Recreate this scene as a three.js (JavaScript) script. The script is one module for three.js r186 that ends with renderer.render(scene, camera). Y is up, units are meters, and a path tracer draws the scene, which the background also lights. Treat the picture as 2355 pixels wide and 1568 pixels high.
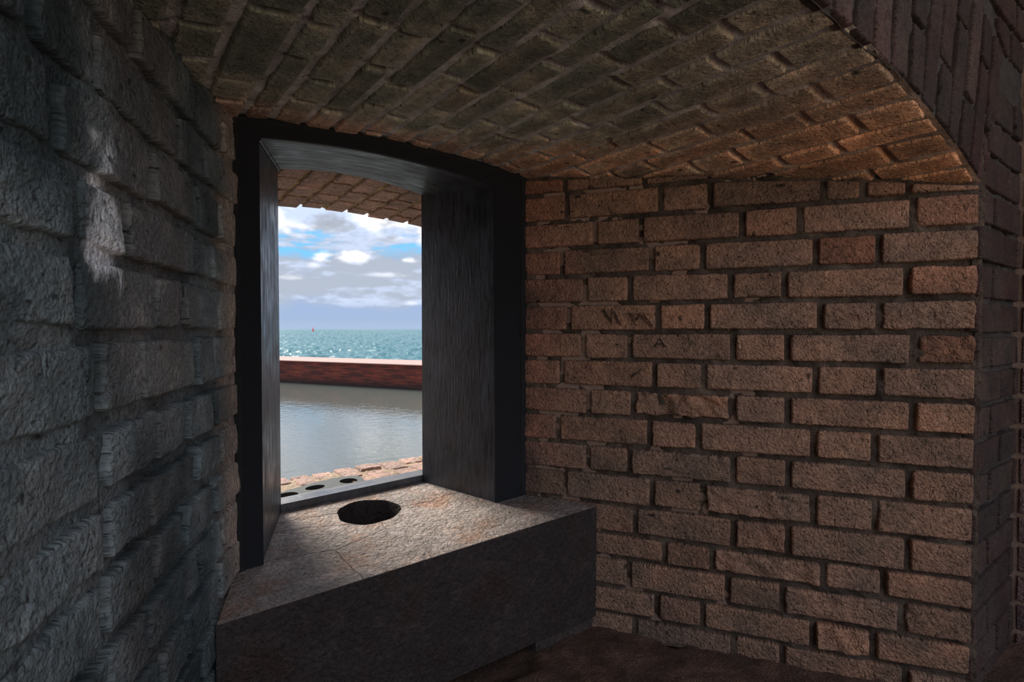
import * as THREE from 'three';
import { mergeGeometries } from 'three/addons/utils/BufferGeometryUtils.js';

// ------------------------------------------------------------------ camera, sky, exposure
// x runs along the window wall to the right, y up, -z out through the window; metres.
const EYE = 0.8045, YAW = 0.6398, PITCH = 0.0227, FOCAL = 1250;
const scene = new THREE.Scene();
const camera = new THREE.PerspectiveCamera(2 * Math.atan(784 / FOCAL) * 180 / Math.PI, 2355 / 1568, 0.05, 20000);
camera.rotation.order = 'YXZ';
camera.rotation.set(-PITCH, -YAW, 0);
camera.position.set(0, EYE, 0);
camera.focus = 1.45;
camera.userData.fStop = 11;
const EXPOSURE = 1.3, SKY_STRENGTH = 1.0;
// a hazy sun over the sea, high and a little to the left of the window axis
const sun = new THREE.DirectionalLight(new THREE.Color().setRGB(1, 0.92, 0.80), 6.0);
sun.name = 'hazy_sun';
{ const el = 42 * Math.PI / 180, az = -13 * Math.PI / 180; sun.position.set(Math.sin(az) * Math.cos(el), Math.sin(el), -Math.cos(az) * Math.cos(el)).multiplyScalar(40); }
sun.shadow.radius = 52; sun.castShadow = true; sun.shadow.mapSize.set(4096, 4096);
Object.assign(sun.shadow.camera, { left: -12, right: 12, top: 12, bottom: -12, near: 1, far: 90 });
scene.add(sun, sun.target);
const renderer = new THREE.WebGLRenderer({ antialias: true });
renderer.toneMapping = THREE.LinearToneMapping;
renderer.toneMappingExposure = EXPOSURE;
renderer.shadowMap.enabled = true;

// ------------------------------------------------------------------ noise
function rng(seed) { let a = seed >>> 0; return () => { a = (a + 0x6d2b79f5) | 0; let t = Math.imul(a ^ (a >>> 15), 1 | a); t = (t + Math.imul(t ^ (t >>> 7), 61 | t)) ^ t; return ((t ^ (t >>> 14)) >>> 0) / 4294967296; }; }
const PERM = new Uint16Array(1024), LAT = new Float32Array(512);
{ const r = rng(7), p = [...Array(512).keys()]; for (let i = 511; i > 0; i--) { const j = Math.floor(r() * (i + 1)); [p[i], p[j]] = [p[j], p[i]]; } for (let i = 0; i < 1024; i++) PERM[i] = p[i & 511]; for (let i = 0; i < 512; i++) LAT[i] = r() * 2 - 1; }
const sm = (t) => t * t * t * (t * (t * 6 - 15) + 10);
const lerp = (a, b, t) => a + (b - a) * t, clamp = (x, a = 0, b = 1) => Math.min(b, Math.max(a, x));
const step = (a, b, x) => { const t = clamp((x - a) / (b - a)); return t * t * (3 - 2 * t); };
function noise2(x, y, px = 512, py = px, seed = 0) {                 // value noise, periodic in px, py
  const fx = Math.floor(x), fy = Math.floor(y), tx = sm(x - fx), ty = sm(y - fy);
  const x0 = ((fx % px) + px) % px, x1 = (x0 + 1) % px, y0 = ((fy % py) + py) % py, y1 = (y0 + 1) % py;
  const h = (a, b) => LAT[PERM[(PERM[(a + seed) & 511] + b) & 511]];
  return lerp(lerp(h(x0, y0), h(x1, y0), tx), lerp(h(x0, y1), h(x1, y1), tx), ty);
}
function fbm(x, y, oct = 4, px = 512, py = px, seed = 0, gain = 0.5) {
  let s = 0, a = 1, n = 0;
  for (let i = 0; i < oct; i++) { s += a * noise2(x, y, px, py, seed + i * 37); n += a; x *= 2; y *= 2; px *= 2; py *= 2; a *= gain; }
  return s / n;
}
function texture(size, fn, color) {                                 // fn(u, v) -> grey or [r, g, b], all 0..1
  const d = new Uint8Array(size * size * 4);
  for (let j = 0, k = 0; j < size; j++) for (let i = 0; i < size; i++, k += 4) {
    const c = fn(i / size, j / size);
    if (Array.isArray(c)) for (let q = 0; q < 3; q++) d[k + q] = clamp(c[q]) * 255; else d[k] = d[k + 1] = d[k + 2] = clamp(c) * 255;
    d[k + 3] = 255;
  }
  const t = new THREE.DataTexture(d, size, size);
  t.wrapS = t.wrapT = THREE.RepeatWrapping; t.magFilter = THREE.LinearFilter; t.minFilter = THREE.LinearMipmapLinearFilter; t.generateMipmaps = true;
  if (color) t.colorSpace = THREE.SRGBColorSpace;
  t.needsUpdate = true;
  return t;
}
function sized(t, metres, my = metres) { const c = t.clone(); c.repeat.set(1 / metres, 1 / my); c.needsUpdate = true; return c; }
function pits(size, n, rmin, rmax, seed) {                           // a tileable field of round dents, 0..1 deep
  const f = new Float32Array(size * size), r = rng(seed);
  for (let k = 0; k < n; k++) {
    const cx = r() * size, cy = r() * size, q = r(), rad = (rmin + (rmax - rmin) * q * q * q) * size, asp = 0.6 + r() * 0.8, dep = 0.4 + 0.6 * r();
    for (let y = Math.floor(cy - rad * 1.5); y <= cy + rad * 1.5; y++) for (let x = Math.floor(cx - rad * 1.5); x <= cx + rad * 1.5; x++) {
      const d = Math.hypot((x - cx) * asp, (y - cy) / asp) / rad;
      if (d < 1) { const i = ((y % size + size) % size) * size + ((x % size + size) % size); f[i] = Math.max(f[i], dep * (1 - d * d)); }
    }
  }
  return (u, v) => f[Math.min(size - 1, Math.floor(v * size)) * size + Math.min(size - 1, Math.floor(u * size))];
}

// ------------------------------------------------------------------ sky: broken cloud over the sea
function makeSky() {
  const W = 4096, H = 2048, data = new Float32Array(W * H * 4);
  const mix = (a, b, t) => [lerp(a[0], b[0], t), lerp(a[1], b[1], t), lerp(a[2], b[2], t)];
  const HAZE = [0.33, 0.42, 0.59], SLATE = [0.20, 0.29, 0.46], GREY = [0.36, 0.40, 0.47], PALE = [0.55, 0.64, 0.84], WHITE = [1.0, 1.0, 1.05], BLUE = [0.14, 0.54, 0.95], SHADE = [0.31, 0.35, 0.42];
  // white heaps low over the sea: azimuth from the window axis, elevation, half width, half height (degrees), strength; the rest of the ring gets its own
  const heaps = [[17.3, 6.95, 1.2, 0.75, 0.85], [20.4, 7.1, 1.6, 1.0, 1], [16.7, 6.2, 0.9, 0.45, 0.5], [26.0, 7.0, 0.9, 0.4, 0.7], [13.0, 10.3, 1.5, 1.3, 1], [27.6, 9.4, 0.9, 1.4, 0.8], [23.6, 5.5, 2.2, 0.45, 0.5], [14.5, 4.9, 1.6, 0.4, 0.4], [26.2, 2.6, 1.0, 0.35, 0.4]];
  const r = rng(41);
  for (let k = 0; k < 60; k++) { const a = 33 + r() * 326; heaps.push([a, 5.5 + r() * 5, 0.8 + r() * 1.4, 0.5 + r() * 0.8, 0.5 + r() * 0.6]); }
  for (let j = 0; j < H; j++) {
    const el = ((j + 0.5) / H - 0.5) * 180;
    const coarse = el > 15 ? 4 : 1, jc = j - j % coarse;
    for (let i = 0; i < W; i++) {
      const o = (j * W + i) * 4;
      let c;
      if (coarse > 1 && (i % coarse || j % coarse)) { const k = (jc * W + i - i % coarse) * 4; data.copyWithin(o, k, k + 4); continue; }   // coarser higher up
      if (el <= 0) c = HAZE;
      else {
        const az = (((i + 0.5) / W) * 360 - 180 + 90 + 720) % 360;    // 0 along the window axis, growing to the right
        const x = az / 360, wob = fbm(x * 90, el * 0.55, 3, 90, 512, 3), strat = fbm(x * 70, el * 1.1, 5, 70, 512, 11, 0.6), fine = fbm(x * 240, el * 1.5, 4, 240, 512, 23, 0.65), soft = fbm(x * 130, el * 0.9 + 3, 4, 130, 512, 29, 0.6);
        const up = el + wob * 1.2 + fine * 0.5;
        // banks of slate and grey stratus low down, a ragged blue gap, then high broken cloud
        c = mix(HAZE, SLATE, step(0.3, 1.9, el + 0.3 * fine) * step(3.6, 2.0, up) * 0.8);
        c = mix(c, GREY, step(1.8, 3.6, up) * 0.9);
        c = mix(c, PALE, step(-0.12, 0.5, strat + 0.25 * fine) * step(1.2, 3.0, el) * 0.8);
        c = mix(c, SHADE, step(-0.02, 0.45, soft) * step(2.0, 3.5, el) * 0.6);
        const gap = step(6.9, 8.2, up) * step(10.0, 8.7, up + 0.8 * soft);
        c = mix(c, BLUE, gap * step(0.30, -0.12, strat + 0.35 * fine) * 0.8);
        const hi = fbm(x * 80, el * 0.45, 5, 80, 512, 51, 0.6);
        let hc = mix(PALE, WHITE, step(-0.15, 0.45, hi));
        hc = mix(hc, [0.36, 0.39, 0.44], step(0.0, 0.4, fbm(x * 75, el * 0.5 + 7, 5, 75, 512, 71, 0.6)) * 0.8);
        if (el < 14) { const d = Math.hypot((az - 18.0) / 2.6, (el - 10.3) / 1.15) + 0.7 * fine + 0.3 * wob; hc = mix(hc, [0.34, 0.37, 0.43], step(1.1, 0.4, d) * 0.9); }
        c = mix(c, hc, step(8.8, 9.9, up + 0.9 * strat));
        if (el < 14) for (const [a, e, w, h, s] of heaps) {
          if (Math.abs(el - e) > h * 1.8) continue;
          let da = az - a; if (da > 180) da -= 360; if (da < -180) da += 360;
          if (Math.abs(da) > w * 1.6 || Math.abs(el - e) > h * 1.8) continue;
          const d = Math.hypot(da / w, (el - e) / (el < e ? h * 0.75 : h)) + 0.8 * fine + 0.3 * wob;
          c = mix(c, mix([0.50, 0.55, 0.70], WHITE, step(-0.9, 0.5, (el - e) / h + 0.4 + 0.8 * fine)), step(1.15, 0.25, d) * Math.min(1, s));
        }
        const zen = 1 + 1.6 * step(11, 60, el);                       // an overcast sky is brighter overhead
        c = [c[0] * zen, c[1] * zen, c[2] * zen];
      }
      data[o] = c[0]; data[o + 1] = c[1]; data[o + 2] = c[2]; data[o + 3] = 1;
    }
  }
  const t = new THREE.DataTexture(data, W, H, THREE.RGBAFormat, THREE.FloatType);
  t.mapping = THREE.EquirectangularReflectionMapping; t.magFilter = THREE.LinearFilter; t.minFilter = THREE.LinearFilter; t.wrapS = THREE.RepeatWrapping;
  t.needsUpdate = true;
  return t;
}
const sky = makeSky();
scene.background = sky; scene.environment = sky;
scene.backgroundIntensity = SKY_STRENGTH; scene.environmentIntensity = SKY_STRENGTH;

// ------------------------------------------------------------------ naming and tagging
const used = new Map();
function numbered(n) { const k = used.get(n) ?? 0; used.set(n, k + 1); return k ? n + '_' + String(k).padStart(3, '0') : n; }
function finish(o) { o.traverse((m) => { if (m.isMesh) { m.castShadow = true; m.receiveShadow = true; } }); return o; }
function group(name, data) { const g = new THREE.Group(); g.name = numbered(name); Object.assign(g.userData, data); scene.add(g); return g; }
const structure = (name) => group(name, { kind: 'structure' });
const thing = (name, label, category) => group(name, { kind: 'thing', label, category });
function part(parent, name, geo, mat, data) { const m = new THREE.Mesh(geo, mat); m.name = numbered(name); if (data) Object.assign(m.userData, data); parent.add(m); m.castShadow = m.receiveShadow = true; return m; }

// ------------------------------------------------------------------ materials
const T = {};
{
  const small = pits(1024, 1500, 0.0012, 0.006, 3), big = pits(1024, 60, 0.004, 0.016, 4);
  T.brickBump = texture(1024, (u, v) => {
    const g = fbm(u * 90, v * 90, 4, 90, 90, 1, 0.65), m = fbm(u * 14, v * 14, 4, 14, 14, 5), s = Math.abs(fbm(u * 22, v * 9, 3, 22, 9, 9));
    return 0.55 + 0.26 * g + 0.26 * m - 0.3 * small(u, v) - 0.4 * big(u, v) - 0.25 * step(0.05, 0.0, s) * step(0.1, 0.3, m);
  });
  T.brickColor = texture(1024, (u, v) => {
    const m = fbm(u * 7, v * 7, 5, 7, 7, 15), g = fbm(u * 70, v * 70, 3, 70, 70, 19, 0.7), w = step(0.25, 0.55, fbm(u * 30, v * 30, 3, 30, 30, 31)), d = small(u, v) * 0.35 + big(u, v) * 0.4;
    const b = 0.82 + 0.16 * m + 0.16 * g - 1.3 * d;
    return [b + 0.03 * m + 0.06 * w, b - 0.02 * m + 0.06 * w, b - 0.04 * m + 0.05 * w];
  }, true);
  const grit = pits(1024, 4000, 0.001, 0.005, 8);
  T.mortarBump = texture(1024, (u, v) => 0.5 + 0.3 * fbm(u * 60, v * 60, 4, 60, 60, 2, 0.7) + 0.25 * fbm(u * 16, v * 16, 3, 16, 16, 6) - 0.35 * grit(u, v));
  T.mortarColor = texture(512, (u, v) => { const b = 0.8 + 0.2 * fbm(u * 12, v * 12, 5, 12, 12, 13, 0.7) - 0.3 * grit(u, v); return [b, b * 0.98, b * 0.96]; }, true);
  const chip = pits(1024, 2500, 0.0015, 0.007, 18);
  T.stoneBump = texture(1024, (u, v) => 0.5 + 0.34 * fbm(u * 40, v * 40, 5, 40, 40, 22, 0.62) + 0.22 * fbm(u * 9, v * 9, 3, 9, 9, 26) - 0.3 * chip(u, v));
  T.stoneColor = texture(1024, (u, v) => {
    const m = fbm(u * 6, v * 6, 5, 6, 6, 33), g = fbm(u * 80, v * 80, 3, 80, 80, 35, 0.7), rust = step(-0.05, 0.6, fbm(u * 5 + 3, v * 5, 6, 5, 5, 44, 0.7)) * 0.8, pale = step(0.3, 0.5, fbm(u * 14, v * 14, 3, 14, 14, 47));
    const b = 0.74 + 0.1 * m + 0.22 * g - 0.2 * chip(u, v);
    return [b + 0.10 * pale, b * lerp(0.97, 0.74, rust * 0.8) + 0.10 * pale, b * lerp(0.95, 0.58, rust * 0.8) + 0.11 * pale];
  }, true);
  T.ironBump = texture(1024, (u, v) => 0.5 + 0.3 * fbm(u * 60, v * 7, 5, 60, 7, 52, 0.6) + 0.18 * fbm(u * 24, v * 24, 3, 24, 24, 56));
  T.ironRough = texture(512, (u, v) => 0.42 + 0.2 * fbm(u * 40, v * 5, 4, 40, 5, 62) + 0.2 * fbm(u * 7, v * 7, 4, 7, 7, 65));
  T.ironColor = texture(512, (u, v) => { const b = 0.75 + 0.3 * fbm(u * 40, v * 5, 4, 40, 5, 63) + 0.25 * fbm(u * 6, v * 6, 4, 6, 6, 64), s = step(0.2, 0.5, fbm(u * 9, v * 9, 3, 9, 9, 68)); return [b - 0.12 * s, b - 0.12 * s, b - 0.1 * s]; }, true);
  T.dirtColor = texture(1024, (u, v) => { const b = 0.62 + 0.2 * fbm(u * 120, v * 120, 3, 120, 120, 73, 0.8) + 0.2 * fbm(u * 10, v * 10, 4, 10, 10, 75), s = step(0.55, 0.75, fbm(u * 150, v * 150, 2, 150, 150, 79)); return [b + 0.35 * s, b * 0.93 + 0.33 * s, b * 0.86 + 0.3 * s]; }, true);
  T.dirtBump = texture(1024, (u, v) => 0.5 + 0.4 * fbm(u * 100, v * 100, 4, 100, 100, 81, 0.75) + 0.2 * fbm(u * 14, v * 14, 3, 14, 14, 84));
  T.waterBump = texture(1024, (u, v) => 0.5 + 0.5 * fbm(u * 26, v * 26, 4, 26, 26, 91, 0.6));
}
const std = (o) => new THREE.MeshStandardMaterial(o);
const M = {
  brick: std({ vertexColors: true, map: sized(T.brickColor, 0.55), bumpMap: sized(T.brickBump, 0.42), bumpScale: 0.013, roughness: 0.92 }),
  damp: std({ vertexColors: true, map: sized(T.brickColor, 0.4), bumpMap: sized(T.brickBump, 0.5), bumpScale: 0.012, roughness: 0.75 }),
  mortar: std({ vertexColors: true, map: sized(T.mortarColor, 0.3), bumpMap: sized(T.mortarBump, 0.3), bumpScale: 0.006, roughness: 0.95 }),
  stone: std({ vertexColors: true, map: sized(T.stoneColor, 0.5), bumpMap: sized(T.stoneBump, 0.34), bumpScale: 0.010, roughness: 0.85 }),
  ironShaded: std({ color: new THREE.Color().setRGB(0.006, 0.007, 0.010), bumpMap: sized(T.ironBump, 0.3), bumpScale: 0.001, roughness: 0.95 }),  // darker copy of iron: shade on its room-facing side painted in
  iron: new THREE.MeshPhysicalMaterial({ ior: 1.65, color: new THREE.Color().setRGB(0.030, 0.033, 0.045), map: sized(T.ironColor, 0.35), roughnessMap: sized(T.ironRough, 0.4), roughness: 1, bumpMap: sized(T.ironBump, 0.3), bumpScale: 0.0012 }),
  scratch: std({ color: new THREE.Color().setRGB(0.10, 0.065, 0.045), roughness: 1 }),
  bead: std({ color: new THREE.Color().setRGB(0.03, 0.03, 0.033), bumpMap: sized(T.mortarBump, 0.15), bumpScale: 0.004, roughness: 0.9 }),
  plate: std({ color: new THREE.Color().setRGB(0.045, 0.06, 0.06), map: sized(T.mortarColor, 0.15), bumpMap: sized(T.stoneBump, 0.2), bumpScale: 0.001, roughness: 0.75 }),
  dirt: std({ color: new THREE.Color().setRGB(0.24, 0.15, 0.115), map: sized(T.dirtColor, 0.5), bumpMap: sized(T.dirtBump, 0.4), bumpScale: 0.006, roughness: 0.97 }),
  shell: std({ color: new THREE.Color().setRGB(0.30, 0.20, 0.15), bumpMap: sized(T.mortarBump, 0.5), bumpScale: 0.004, roughness: 0.95 }),
};

// ------------------------------------------------------------------ the brick builder
// A brick is a rounded, slightly uneven slab laid on a surface: q gives its outline in the surface's own (a, b) metres, W(a, b, h) puts a point h metres proud of it.
const tmp = { p: new THREE.Vector3() };
function brickGeo(q, W, o) {
  const { seed = 1, depth = 0.03, proud = 0.002, rough = 1, bevel = 0.004, color, cell = 0.016, corner = 0.007, jag = 0.002 } = o;
  const r = rng(seed * 977 + 13), ox = r() * 5, oy = r() * 5, tilt = [(r() - 0.5) * 0.004 * rough, (r() - 0.5) * 0.004 * rough];
  const [a00, b00, a10, b10, a11, b11, a01, b01] = q;                // four corners, counter-clockwise
  const la = (Math.hypot(a10 - a00, b10 - b00) + Math.hypot(a11 - a01, b11 - b01)) / 2, lb = (Math.hypot(a01 - a00, b01 - b00) + Math.hypot(a11 - a10, b11 - b10)) / 2;
  if (la < 0.008 || lb < 0.006) return null;
  const ticks = (l) => { const e = Math.min(bevel / l, 0.2), n = Math.max(2, Math.round(l / cell)), t = [0, e * 0.45, e]; for (let i = 1; i < n; i++) t.push(e + (1 - 2 * e) * i / n); t.push(1 - e, 1 - e * 0.45, 1); return t; };
  const tp = ticks(la), tq = ticks(lb), nx = tp.length, ny = tq.length, pos = [], uv = [], col = [], idx = [];
  const put = (p, s, h) => {
    let a = (a00 * (1 - p) + a10 * p) * (1 - s) + (a01 * (1 - p) + a11 * p) * s, b = (b00 * (1 - p) + b10 * p) * (1 - s) + (b01 * (1 - p) + b11 * p) * s;
    const W3 = W(a, b, h); pos.push(W3[0], W3[1], W3[2]); uv.push(a + ox, b + oy);
    const c = color(a, b); col.push(c[0], c[1], c[2]);
  };
  const shape = (i, j) => {                                         // plan offset for round corners and ragged edges; height
    let p = tp[i], s = tq[j];
    const ep = Math.min(p, 1 - p) * la, es = Math.min(s, 1 - s) * lb, cr = corner * (0.7 + 0.6 * LAT[(seed * 31 + (p > 0.5) * 2 + (s > 0.5)) & 511] * 0.5 + 0.3);
    if (ep < cr && es < cr) { const dx = cr - ep, dy = cr - es, d = Math.hypot(dx, dy); if (d > cr) { const k = cr / d; const np = (cr - dx * k) / la, ns = (cr - dy * k) / lb; p = p < 0.5 ? np : 1 - np; s = s < 0.5 ? ns : 1 - ns; } }
    const w = jag * rough, n1 = fbm(p * la * 45 + ox * 9, s * lb * 45 + seed, 2, 512, 512, seed & 63), n2 = fbm(p * la * 45 + seed, s * lb * 45 + oy * 9, 2, 512, 512, (seed + 9) & 63);
    const fp = (Math.abs(p - 0.5) * 2) ** 3, fs = (Math.abs(s - 0.5) * 2) ** 3;
    p += (p < 0.5 ? 1 : -1) * (n1 * 0.5 + 0.5) * w / la * fp; s += (s < 0.5 ? 1 : -1) * (n2 * 0.5 + 0.5) * w / lb * fs;
    const edge = Math.min(tp[i], 1 - tp[i]) * la, edg2 = Math.min(tq[j], 1 - tq[j]) * lb, e = Math.min(edge, edg2);
    const drop = e < bevel ? bevel * (1 - Math.sqrt(Math.max(0, 1 - (1 - e / bevel) ** 2))) : 0;
    const h = proud - drop + tilt[0] * (p - 0.5) + tilt[1] * (s - 0.5) + rough * (0.0016 * fbm(p * la * 22 + ox * 7, s * lb * 22 + oy * 7, 3, 512, 512, 3) + (rough > 1.5 ? 0.0022 * (rough - 1) * fbm(p * la * 40 + ox, s * lb * 40 + oy, 4, 512, 512, 8) : 0));
    return [p, s, h];
  };
  for (let j = 0; j < ny; j++) for (let i = 0; i < nx; i++) put(...shape(i, j));
  for (let j = 0; j < ny - 1; j++) for (let i = 0; i < nx - 1; i++) { const k = j * nx + i; idx.push(k, k + 1, k + nx + 1, k, k + nx + 1, k + nx); }
  const rim = [];
  for (let i = 0; i < nx - 1; i++) rim.push([i, 0]); for (let j = 0; j < ny - 1; j++) rim.push([nx - 1, j]);
  for (let i = nx - 1; i > 0; i--) rim.push([i, ny - 1]); for (let j = ny - 1; j > 0; j--) rim.push([0, j]);
  const base = pos.length / 3;
  for (const [i, j] of rim) { const [p, s] = shape(i, j); put(p, s, -depth); }
  rim.forEach(([i, j], k) => { const k2 = (k + 1) % rim.length, t0 = j * nx + i, t1 = rim[k2][1] * nx + rim[k2][0]; idx.push(t0, base + k, base + k2, t0, base + k2, t1); });
  // turn the faces outwards
  const m = Math.floor(ny / 2) * nx + Math.floor(nx / 2), v = (k) => new THREE.Vector3(pos[k * 3], pos[k * 3 + 1], pos[k * 3 + 2]);
  const n = v(m + 1).sub(v(m)).cross(v(m + nx).sub(v(m)));
  const ca = (a00 + a11) / 2, cb = (b00 + b11) / 2, up = new THREE.Vector3(...W(ca, cb, 0.01)).sub(new THREE.Vector3(...W(ca, cb, 0)));
  if (n.dot(up) < 0) for (let k = 0; k < idx.length; k += 3) [idx[k + 1], idx[k + 2]] = [idx[k + 2], idx[k + 1]];
  const g = new THREE.BufferGeometry();
  g.setAttribute('position', new THREE.Float32BufferAttribute(pos, 3)); g.setAttribute('uv', new THREE.Float32BufferAttribute(uv, 2)); g.setAttribute('color', new THREE.Float32BufferAttribute(col, 3));
  g.setIndex(idx); g.computeVertexNormals();
  return g;
}
let brickSeed = 1;
function brick(parent, q, W, o) { const g = brickGeo(q, W, { seed: brickSeed++, ...o }); return g && part(parent, 'brick', g, o.material ?? M.brick); }
// A grid laid on a surface W: the mortar bed between the bricks.
function bed(a0, a1, b0, b1, cell, W, height, color, uvTurn) {
  const nx = Math.ceil((a1 - a0) / cell), ny = Math.ceil((b1 - b0) / cell), pos = [], uv = [], col = [], idx = [];
  for (let j = 0; j <= ny; j++) for (let i = 0; i <= nx; i++) {
    const a = a0 + (a1 - a0) * i / nx, b = b0 + (b1 - b0) * j / ny, w = W(a, b, height(a, b)), c = color(a, b);
    pos.push(...w); uv.push(a, b); col.push(...c);
  }
  for (let j = 0; j < ny; j++) for (let i = 0; i < nx; i++) { const k = j * (nx + 1) + i; idx.push(k, k + 1, k + nx + 2, k, k + nx + 2, k + nx + 1); }
  const mid = Math.floor(ny / 2) * (nx + 1) + Math.floor(nx / 2), v = (k) => new THREE.Vector3(pos[k * 3], pos[k * 3 + 1], pos[k * 3 + 2]);
  const am = a0 + (a1 - a0) * Math.floor(nx / 2) / nx, bm = b0 + (b1 - b0) * Math.floor(ny / 2) / ny;
  if (v(mid + 1).sub(v(mid)).cross(v(mid + nx + 1).sub(v(mid))).dot(new THREE.Vector3(...W(am, bm, 0.01)).sub(new THREE.Vector3(...W(am, bm, 0)))) < 0) for (let k = 0; k < idx.length; k += 3) [idx[k + 1], idx[k + 2]] = [idx[k + 2], idx[k + 1]];
  const g = new THREE.BufferGeometry();
  g.setAttribute('position', new THREE.Float32BufferAttribute(pos, 3)); g.setAttribute('uv', new THREE.Float32BufferAttribute(uv, 2)); g.setAttribute('color', new THREE.Float32BufferAttribute(col, 3));
  g.setIndex(idx); g.computeVertexNormals();
  return g;
}
const mixc = (a, b, t) => [lerp(a[0], b[0], t), lerp(a[1], b[1], t), lerp(a[2], b[2], t)];
const scl = (c, k) => [c[0] * k, c[1] * k, c[2] * k];
// A solid with a plan outline (x, z), from y0 to y1.
function prism(plan, y0, y1, bevel = 0) {
  const s = new THREE.Shape(plan.map(([x, z]) => new THREE.Vector2(x, -z)));
  const g = new THREE.ExtrudeGeometry(s, { depth: y1 - y0 - 2 * bevel, bevelEnabled: bevel > 0, bevelSize: bevel, bevelThickness: bevel, bevelOffset: -bevel, bevelSegments: 2, curveSegments: 24 });
  g.rotateX(-Math.PI / 2); g.translate(0, y0 + bevel, 0);
  return g;
}

// ------------------------------------------------------------------ the recess: two splayed cheeks under one segmental vault
const FACE = -0.339, FRONT = -1.2047, BACK = -1.4575, OUT = -1.847, SILL = -1.0258;
const UC = 0.5704, R = 3.3526, YC = -2.909 + EYE;
const arch = (x) => YC + Math.sqrt(R * R - (x - UC) ** 2);
const RW = { x: 1.492, z: FACE, dx: -0.5391, dz: -0.8422, nx: -0.8422, nz: 0.5391 };
const LW = { x: -0.160, z: FACE, dx: 0.391, dz: -0.9204, nx: 0.9204, nz: 0.391 };
const onRight = (t, y, h) => [RW.x + RW.dx * t + RW.nx * h, y, RW.z + RW.dz * t + RW.nz * h];
const onLeft = (t, y, h) => [LW.x + LW.dx * t + LW.nx * h, y, LW.z + LW.dz * t + LW.nz * h];
const onVault = (s, z, h) => { const a = s / R; return [UC + (R - h) * Math.sin(a), YC + (R - h) * Math.cos(a), z]; };
const onFace = (x, y, h) => [x, y, FACE + h];

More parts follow.
